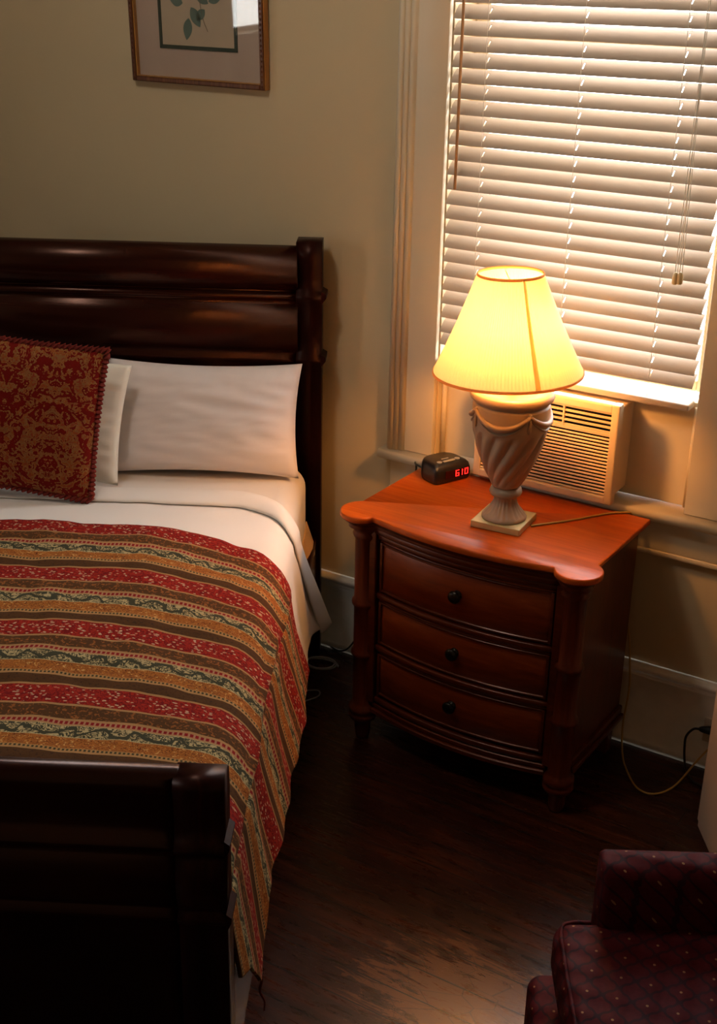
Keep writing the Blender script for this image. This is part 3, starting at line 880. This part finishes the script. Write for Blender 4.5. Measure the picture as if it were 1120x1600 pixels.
# garlands hung between four knots
bm = B()
K0 = math.radians(-41)
def urad(z): 
    for (r0, z0), (r1, z1) in zip(prof_u, prof_u[1:]):
        if z0 <= z <= z1 and z1 > z0: return lerp(r0, r1, (z - z0) / (z1 - z0))
    return .1
for q in range(4):
    a0 = K0 + q * PI / 2; pts = []
    for i in range(25):
        t = i / 24; a = a0 + t * PI / 2; z = .328 - .034 * math.sin(PI * t) ** .8
        pts.append(((urad(z) + .002) * math.cos(a), (urad(z) + .002) * math.sin(a), z))
    tube(bm, pts, .0075, 8, taper=lambda t: .6 + .5 * math.sin(PI * t))
    pts = []
    for i in range(25):
        t = i / 24; a = a0 + t * PI / 2; z = .322 - .046 * math.sin(PI * t) ** .8
        pts.append(((urad(z) + .0005) * math.cos(a), (urad(z) + .0005) * math.sin(a), z))
    tube(bm, pts, .0035, 8, taper=lambda t: .4 + .6 * math.sin(PI * t))
    c = Vector((urad(.328) * math.cos(a0), urad(.328) * math.sin(a0), .328))
    t = B(); bmesh.ops.create_icosphere(t, subdivisions=2, radius=.0065); merge(bm, t, Matrix.Translation(c))
    tube(bm, [((urad(z) + .001) * math.cos(a0 + d), (urad(z) + .001) * math.sin(a0 + d), z) for z, d in ((.325, 0), (.308, .01), (.292, .0), (.282, 0))], .006, 8, taper=lambda t: .5 + .7 * t if t < .8 else .5)
obj('garland', bm, M['urn'], urn, True)
obj('neck', lathe(B(), [(.012, .364), (.012, .43), (.018, .432), (.018, .47), (.010, .472)], 20), M['plate'], lp, 40)
bb_ = obj('bulb', lathe(B(), [(.012, .471), (.016, .485), (.028, .51), (.031, .53), (.026, .552), (.012, .564), (.004, .566)], 20), M['bulb'], lp, 60)
# shade
NP = 130; zb, zt = .414, .662; rb, rt = .189, .081
def shade_pt(a, t, off=0):
    r = lerp(rb, rt, t) - .004 * math.sin(PI * t) + off
    rip = .0011 * math.cos(a * NP) if 0 < t < 1 else 0
    return (LT @ Vector(((r + rip) * math.cos(a), (r + rip) * math.sin(a), lerp(zb, zt, t))))
P = []
n = NP * 4
for i in range(n):
    a = 2 * PI * i / n; P.append([shade_pt(a, t) for t in (0, .02, .25, .5, .75, .98, 1)])
bm = B(); grid(bm, P, closeu=True); sh = obj('lamp_shade', bm, M['shade'], lp, True)
for nm, t, r in (('bottom_trim', 0, .0030), ('top_trim', 1, .0030)):
    bm = B(); pts = [shade_pt(2 * PI * i / 96, t, .0005) for i in range(96)]
    P = []
    for i, p in enumerate(pts):
        ra = Vector((p.x, p.y, 0)).normalized(); P.append([p + (ra * math.cos(2 * PI * k / 8) * .7 + Vector((0, 0, 1)) * math.sin(2 * PI * k / 8) * 1.3) * r for k in range(8)])
    grid(bm, P, closeu=True, closev=True); obj(nm, bm, M['shtrim'], sh, True)
bm = B(); a = math.radians(-46)
P = []
for i in range(13):
    t = i / 12; P.append([shade_pt(a + d, t, .0015) for d in (-.034, -.017, 0, .017, .034)])
grid(bm, P); o = obj('seam', bm, M['seam'], sh, True); mod(o, 'SOLIDIFY', thickness=.0006)
bm = B()
for k in range(3):
    a = k * 2 * PI / 3; tube(bm, [(0, 0, .60), shade_pt(a, .96, -.002)], .0012, 6)
tube(bm, spline([(.016, 0, .44), (.05, 0, .50), (.03, 0, .59), (0, 0, .60)]), .0014, 6); tube(bm, spline([(-.016, 0, .44), (-.05, 0, .50), (-.03, 0, .59), (0, 0, .60)]), .0014, 6)
obj('harp', bm, M['plate'], sh, True)
# light of the bulb


# lamp cord
def cable(name, pts, r, m, label, cat, n=8, k=8, par=None):
    bm = B(); tube(bm, spline(pts, k), r, n)
    if par is not None: bm.transform((Matrix.Translation(par.location) @ Matrix.Rotation(par.rotation_euler.z, 4, 'Z')).inverted())
    return tag(obj(name, bm, m, par, True), label, cat)
cable('power_cord', [(-1.198, -.30, TZ + .0035), (-1.12, -.20, TZ + .0035), (-1.06, -.110, TZ + .0035), (-1.025, -.078, TZ + .0035), (-1.010, -.0585, .728), (-1.008, -.047, .68), (-1.005, -.046, .45), (-.982, -.044, .35), (-.965, -.045, .20), (-.966, -.06, .08),
                    (-.945, -.10, .006), (-.905, -.17, .004), (-.85, -.235, .004), (-.80, -.235, .004), (-.765, -.17, .006), (-.735, -.085, .05), (-.703, -.045, .10), (-.690, -.034, .125)], .0028, M['gcord'],
      'thin gold cord looping down to the outlet', None, par=lp)

# ------------------------------------------------------------------ clock radio
ck = tag(empty('clock_radio', (-1.560, -.114, TZ + .001), math.radians(0)), 'black clock radio with red digits on the back corner of the nightstand', 'clock')
ck.rotation_euler = (0, 0, math.radians(66))     # local -y faces the viewer's right
CW, CD, CH = .128, .098, .056
def rrect(w, d, r, n=6, front=.010):
    pts = []
    for cx, cy, a0 in ((w / 2 - r, d / 2 - r, 0), (-w / 2 + r, d / 2 - r, 90), (-w / 2 + front, -d / 2 + front, 180), (w / 2 - front, -d / 2 + front, 270)):
        rr = r if cy > 0 else front
        for i in range(n + 1):
            a = math.radians(a0 + 90 * i / n); pts.append((cx + rr * math.cos(a), cy + rr * math.sin(a)))
    return pts
def sc(o, k, dy=0): return [(x * k, y * k + dy) for x, y in o]
o_ = rrect(CW, CD, .045, 10)
obj('body', slab(B(), [(sc(o_, .94), 0), (sc(o_, .98), .004), (o_, .012), (sc(o_, .995), .036), (sc(o_, .95, .002), .047), (sc(o_, .86, .005), .053), (sc(o_, .70, .007), .056)]), M['black'], ck, 40)
fy = -CD / 2 - .0012
dp = obj('display', box(B(), -.030, .058, fy - .0006, fy + .003, .012, .037, .001), M['dispm'], ck)
def seg7(ch, x, z, w=.0105, h=.019, t=.0026):
    S = {'6': 'acdefg', '1': 'bc', '0': 'abcdef'}[ch]; bm = B(); y0, y1 = fy - .0014, fy - .0005
    g = {'a': (x, x + w, z + h - t, z + h), 'd': (x, x + w, z, z + t), 'g': (x, x + w, z + h / 2 - t / 2, z + h / 2 + t / 2),
         'f': (x, x + t, z + h / 2, z + h), 'e': (x, x + t, z, z + h / 2), 'b': (x + w - t, x + w, z + h / 2, z + h), 'c': (x + w - t, x + w, z, z + h / 2)}
    for s in S:
        a, b_, c, d = g[s]; box(bm, a, b_, y0, y1, c + .0003, d - .0003)
    return bm
for ch, x in (('6', .006), ('1', .0185), ('0', .0385)):
    obj('digit', seg7(ch, x, .0155, .0125 if ch != '1' else .0125), M['led'], dp)
bm = B()
for x in (-.032, .032):
    t = B(); lathe(t, [(.0075, 0), (.0075, .002), (.005, .003)], 20, (x, -.022, .0555)); merge(bm, t)
box(bm, -.020, .020, -.030, -.021, .0555, .0585, .001); box(bm, -.012, .012, -.008, -.004, .0555, .0575, .0005)
obj('buttons', bm, M['silver'], ck, 40)
cable('power_cord', [(-1.62, -.112, TZ + .010), (-1.655, -.10, TZ + .012), (-1.672, -.075, TZ + .006), (-1.682, -.050, .70), (-1.70, -.045, .55), (-1.75, -.045, .30), (-1.84, -.06, .14), (-1.90, -.055, .04), (-1.945, -.045, .006), (-1.985, -.035, .006)], .0030, M['blackc'],
      None, None, par=ck)

# grey cable coil and small things by the headboard foot
def loopc(cx, cy, rx, ry, n=20, turns=2, rot=.3, z=.005):
    pts = []
    for i in range(int(n * turns) + 1):
        a = 2 * PI * i / n; x = rx * math.cos(a) * (1 - .10 * i / n); y = ry * math.sin(a) * (1 + .12 * i / n)
        pts.append((cx + x * math.cos(rot) - y * math.sin(rot), cy + x * math.sin(rot) + y * math.cos(rot), z + .005 * i / n + .003 * math.sin(a)))
    return pts
cable('cable_coil', loopc(-1.948, -.150, .056, .028), .0026, M['greyc'], 'small coil of grey cable on the floor beside the bed post', 'cable', k=3)
cable('cable_loop', [(-1.90, -.42, .005), (-1.868, -.36, .005), (-1.850, -.315, .006), (-1.868, -.29, .006), (-1.90, -.31, .005), (-1.95, -.36, .005)], .0022, M['greyc'], 'thin grey cable end curling out from below the quilt', 'cable')

# ------------------------------------------------------------------ outlet and black plug
ot = empty('wall_outlet', (-.722, -.0225, .128)); tag(ot, 'wall outlet in the baseboard near the right edge', 'outlet')
bm = B(); box(bm, -.022, .036, -.006, .0, -.045, .032, .002); obj('cover_plate', bm, M['plastic'], ot)
bm = B(); box(bm, .0, .014, -.008, -.0055, -.03, -.012, .002); box(bm, .0, .014, -.008, -.0055, .0, .018, .002); obj('socket', bm, M['plastic'], ot)
pg = empty('black_power_cord', (-.715, -.034, .135)); tag(pg, 'black plug and cord pushed into the baseboard outlet', 'plug')
bm = B(); lathe(bm, [(.006, -.036), (.009, -.028), (.012, -.012), (.013, 0), (.013, .020), (.010, .026)], 16)
bm.transform(Matrix.Translation((.0, -.012, 0)) @ Matrix.Rotation(math.radians(80), 4, 'Y') @ Matrix.Rotation(0, 4, 'Z')); obj('plug', bm, M['blackc'], pg, 50)
bm = B(); tube(bm, spline([(-.034, -.012, -.006), (-.052, -.014, -.012), (-.068, -.016, -.040), (-.068, -.018, -.075), (-.062, -.022, -.115), (-.050, -.04, -.130), (-.02, -.08, -.131), (.03, -.10, -.131)]), .0035, 8); obj('cord', bm, M['blackc'], pg, True)

# ------------------------------------------------------------------ beige cabinet at the right edge
cb = tag(empty('beige_cabinet', (-.649, -.298, 0), math.radians(-57)), 'pinkish beige enamel cabinet cut off by the right edge', 'cabinet')
obj('body', box(B(), 0, .40, .006, .38, .02, .62, .010, 3), M['beige'], cb)
obj('door', box(B(), .004, .396, -.016, .004, .024, .616, .006, 3), M['beige'], cb)
obj('plinth', box(B(), .0, .396, -.010, .37, 0, .019, .002), M['beige'], cb)

# ------------------------------------------------------------------ armchair
AC_ = math.radians(30)
ch = tag(empty('armchair', (-.66, -1.34, 0), AC_), 'maroon lattice-patterned armchair in the lower right corner', 'armchair')
# local x = towards the chair back, local y = towards the far arm; near side is -y
def bulgebox(x0, x1, y0, y1, z0, z1, r, puff=.01, sub=5):
    t = B(); box(t, x0, x1, y0, y1, z0, z1, r, 5)
    return t
bm = B(); box(bm, .0, .56, -.60, .0, .335, .452, .032, 6)
seat = obj('seat_cushion', bm, M['chair'], ch, 60)
# welt along the top front edge
bm = B(); tube(bm, spline([(.012, -.575, .446), (.010, -.45, .449), (.010, -.12, .449), (.014, -.030, .447), (.034, -.010, .447), (.072, -.008, .447)]), .004, 8); obj('welt', bm, M['chair'], seat, True)
def arm(y0, y1):
    bm = B(); n = 10; pr = [(y0, .16), (y1, .16), (y1, .56)]
    yc = (y0 + y1) / 2; r = (y1 - y0) / 2
    for i in range(1, n): a = PI * i / n; pr.append((yc + r * math.cos(a) , .56 + .030 * math.sin(a)))
    pr.append((y0, .56))
    extrude(bm, pr, .082, .62); return bm
for y0, y1 in ((-.028, .05), (-.70, -.62)):
    a = obj('arm', arm(y0, y1), M['chair'], ch, 50); mod(a, 'BEVEL', width=.012, segments=3, limit_method='ANGLE')
bm = B(); t = B(); box(t, 0, .14, -.66, .01, 0, .55, .04, 5); merge(bm, t, Matrix.Translation((.565, 0, .30)) @ Matrix.Rotation(math.radians(10), 4, 'Y')); obj('backrest', bm, M['chair'], ch, 60)
bm = B(); box(bm, -.035, .60, -.66, .03, .15, .298, .03, 5); obj('seat_frame', bm, M['chair'], ch, 60)
for x, y in ((.03, -.02), (.03, -.60), (.55, -.02), (.55, -.60)):
    obj('leg', lathe(B(), [(.012, 0), (.018, .02), (.024, .10), (.030, .158)], 16, (x, y, 0)), M['mahogz'], ch, 40)

# ------------------------------------------------------------------ daylight
w = bpy.data.worlds.new('sky'); SC.world = w; w.use_nodes = True
nt = w.node_tree; bg = nt.nodes['Background']
tc = nt.nodes.new('ShaderNodeTexCoord'); sx = nt.nodes.new('ShaderNodeSeparateXYZ'); nt.links.new(tc.outputs['Generated'], sx.inputs[0])
rp = nt.nodes.new('ShaderNodeValToRGB'); mr = nt.nodes.new('ShaderNodeMapRange'); mr.inputs[1].default_value = -1; nt.links.new(sx.outputs[2], mr.inputs[0]); nt.links.new(mr.outputs[0], rp.inputs[0])
rp.color_ramp.elements[0].position = .35; rp.color_ramp.elements[0].color = (.55, .50, .40, 1)
rp.color_ramp.elements[1].position = .6; rp.color_ramp.elements[1].color = (.92, .96, 1.0, 1)
nt.links.new(rp.outputs[0], bg.inputs[0]); bg.inputs[1].default_value = 17
def portal(name, loc, rot, sx_, sy_):
    d = bpy.data.lights.new(name, 'AREA'); d.shape = 'RECTANGLE'; d.size = sx_; d.size_y = sy_; d.cycles.is_portal = True
    o = bpy.data.objects.new(name, d); COL.objects.link(o); o.location = loc; o.rotation_euler = rot
portal('window_portal', ((WX0 + WX1) / 2, .21, (1.04 + WZ1) / 2), (-PI / 2, 0, 0), WX1 - WX0, WZ1 - 1.04)
portal('side_window_portal', (XL - .15, (LY0 + LY1) / 2, (LZ0 + LZ1) / 2), (0, -PI / 2, 0), LZ1 - LZ0, LY1 - LY0)

# unseen globe added for fill light, above the foot of the bed
cl = tag(empty('added_ceiling_globe', (-1.87, -1.72, ZC)), 'added fill-light globe on the ceiling above the foot of the bed', 'fill light')
obj('globe', lathe(B(), [(.06, -.10)] + [(.14 * math.sin(math.radians(a)), -.22 + .14 * math.cos(math.radians(a))) for a in range(32, 180, 8)] + [(.004, -.36)], 32), emit('fill_globe_glow', (1, .93, .85), 38), cl, True)
obj('canopy', lathe(B(), [(.07, -.001), (.075, -.02), (.05, -.05), (.062, -.075), (.062, -.099)], 32), M['plate'], cl, 40)

# ------------------------------------------------------------------ camera
cam = bpy.data.cameras.new('camera'); co = bpy.data.objects.new('camera', cam); COL.objects.link(co)
cam.sensor_fit = 'VERTICAL'; cam.sensor_height = 32; cam.sensor_width = 22.4; cam.lens = 2000.39 / 1600 * 32
R = Matrix(((0.8526737284065244, -0.22139557695812123, 0.4732140228149386), (0.5221473779896163, 0.3306248797702795, -0.7861611186871664), (0.01759626505498787, 0.917426393439969, 0.3975162689448644)))
co.matrix_world = Matrix.Translation((0, -3.171, 2.1)) @ R.to_4x4()
cam.clip_start = .02
SC.camera = co
SC.view_settings.view_transform = 'Standard'; SC.view_settings.look = 'None'; SC.view_settings.gamma = 1; SC.view_settings.exposure = 0.0
SC.view_settings.use_curve_mapping = False
SC.cycles.max_bounces = 10; SC.cycles.diffuse_bounces = 5; SC.cycles.transparent_max_bounces = 12
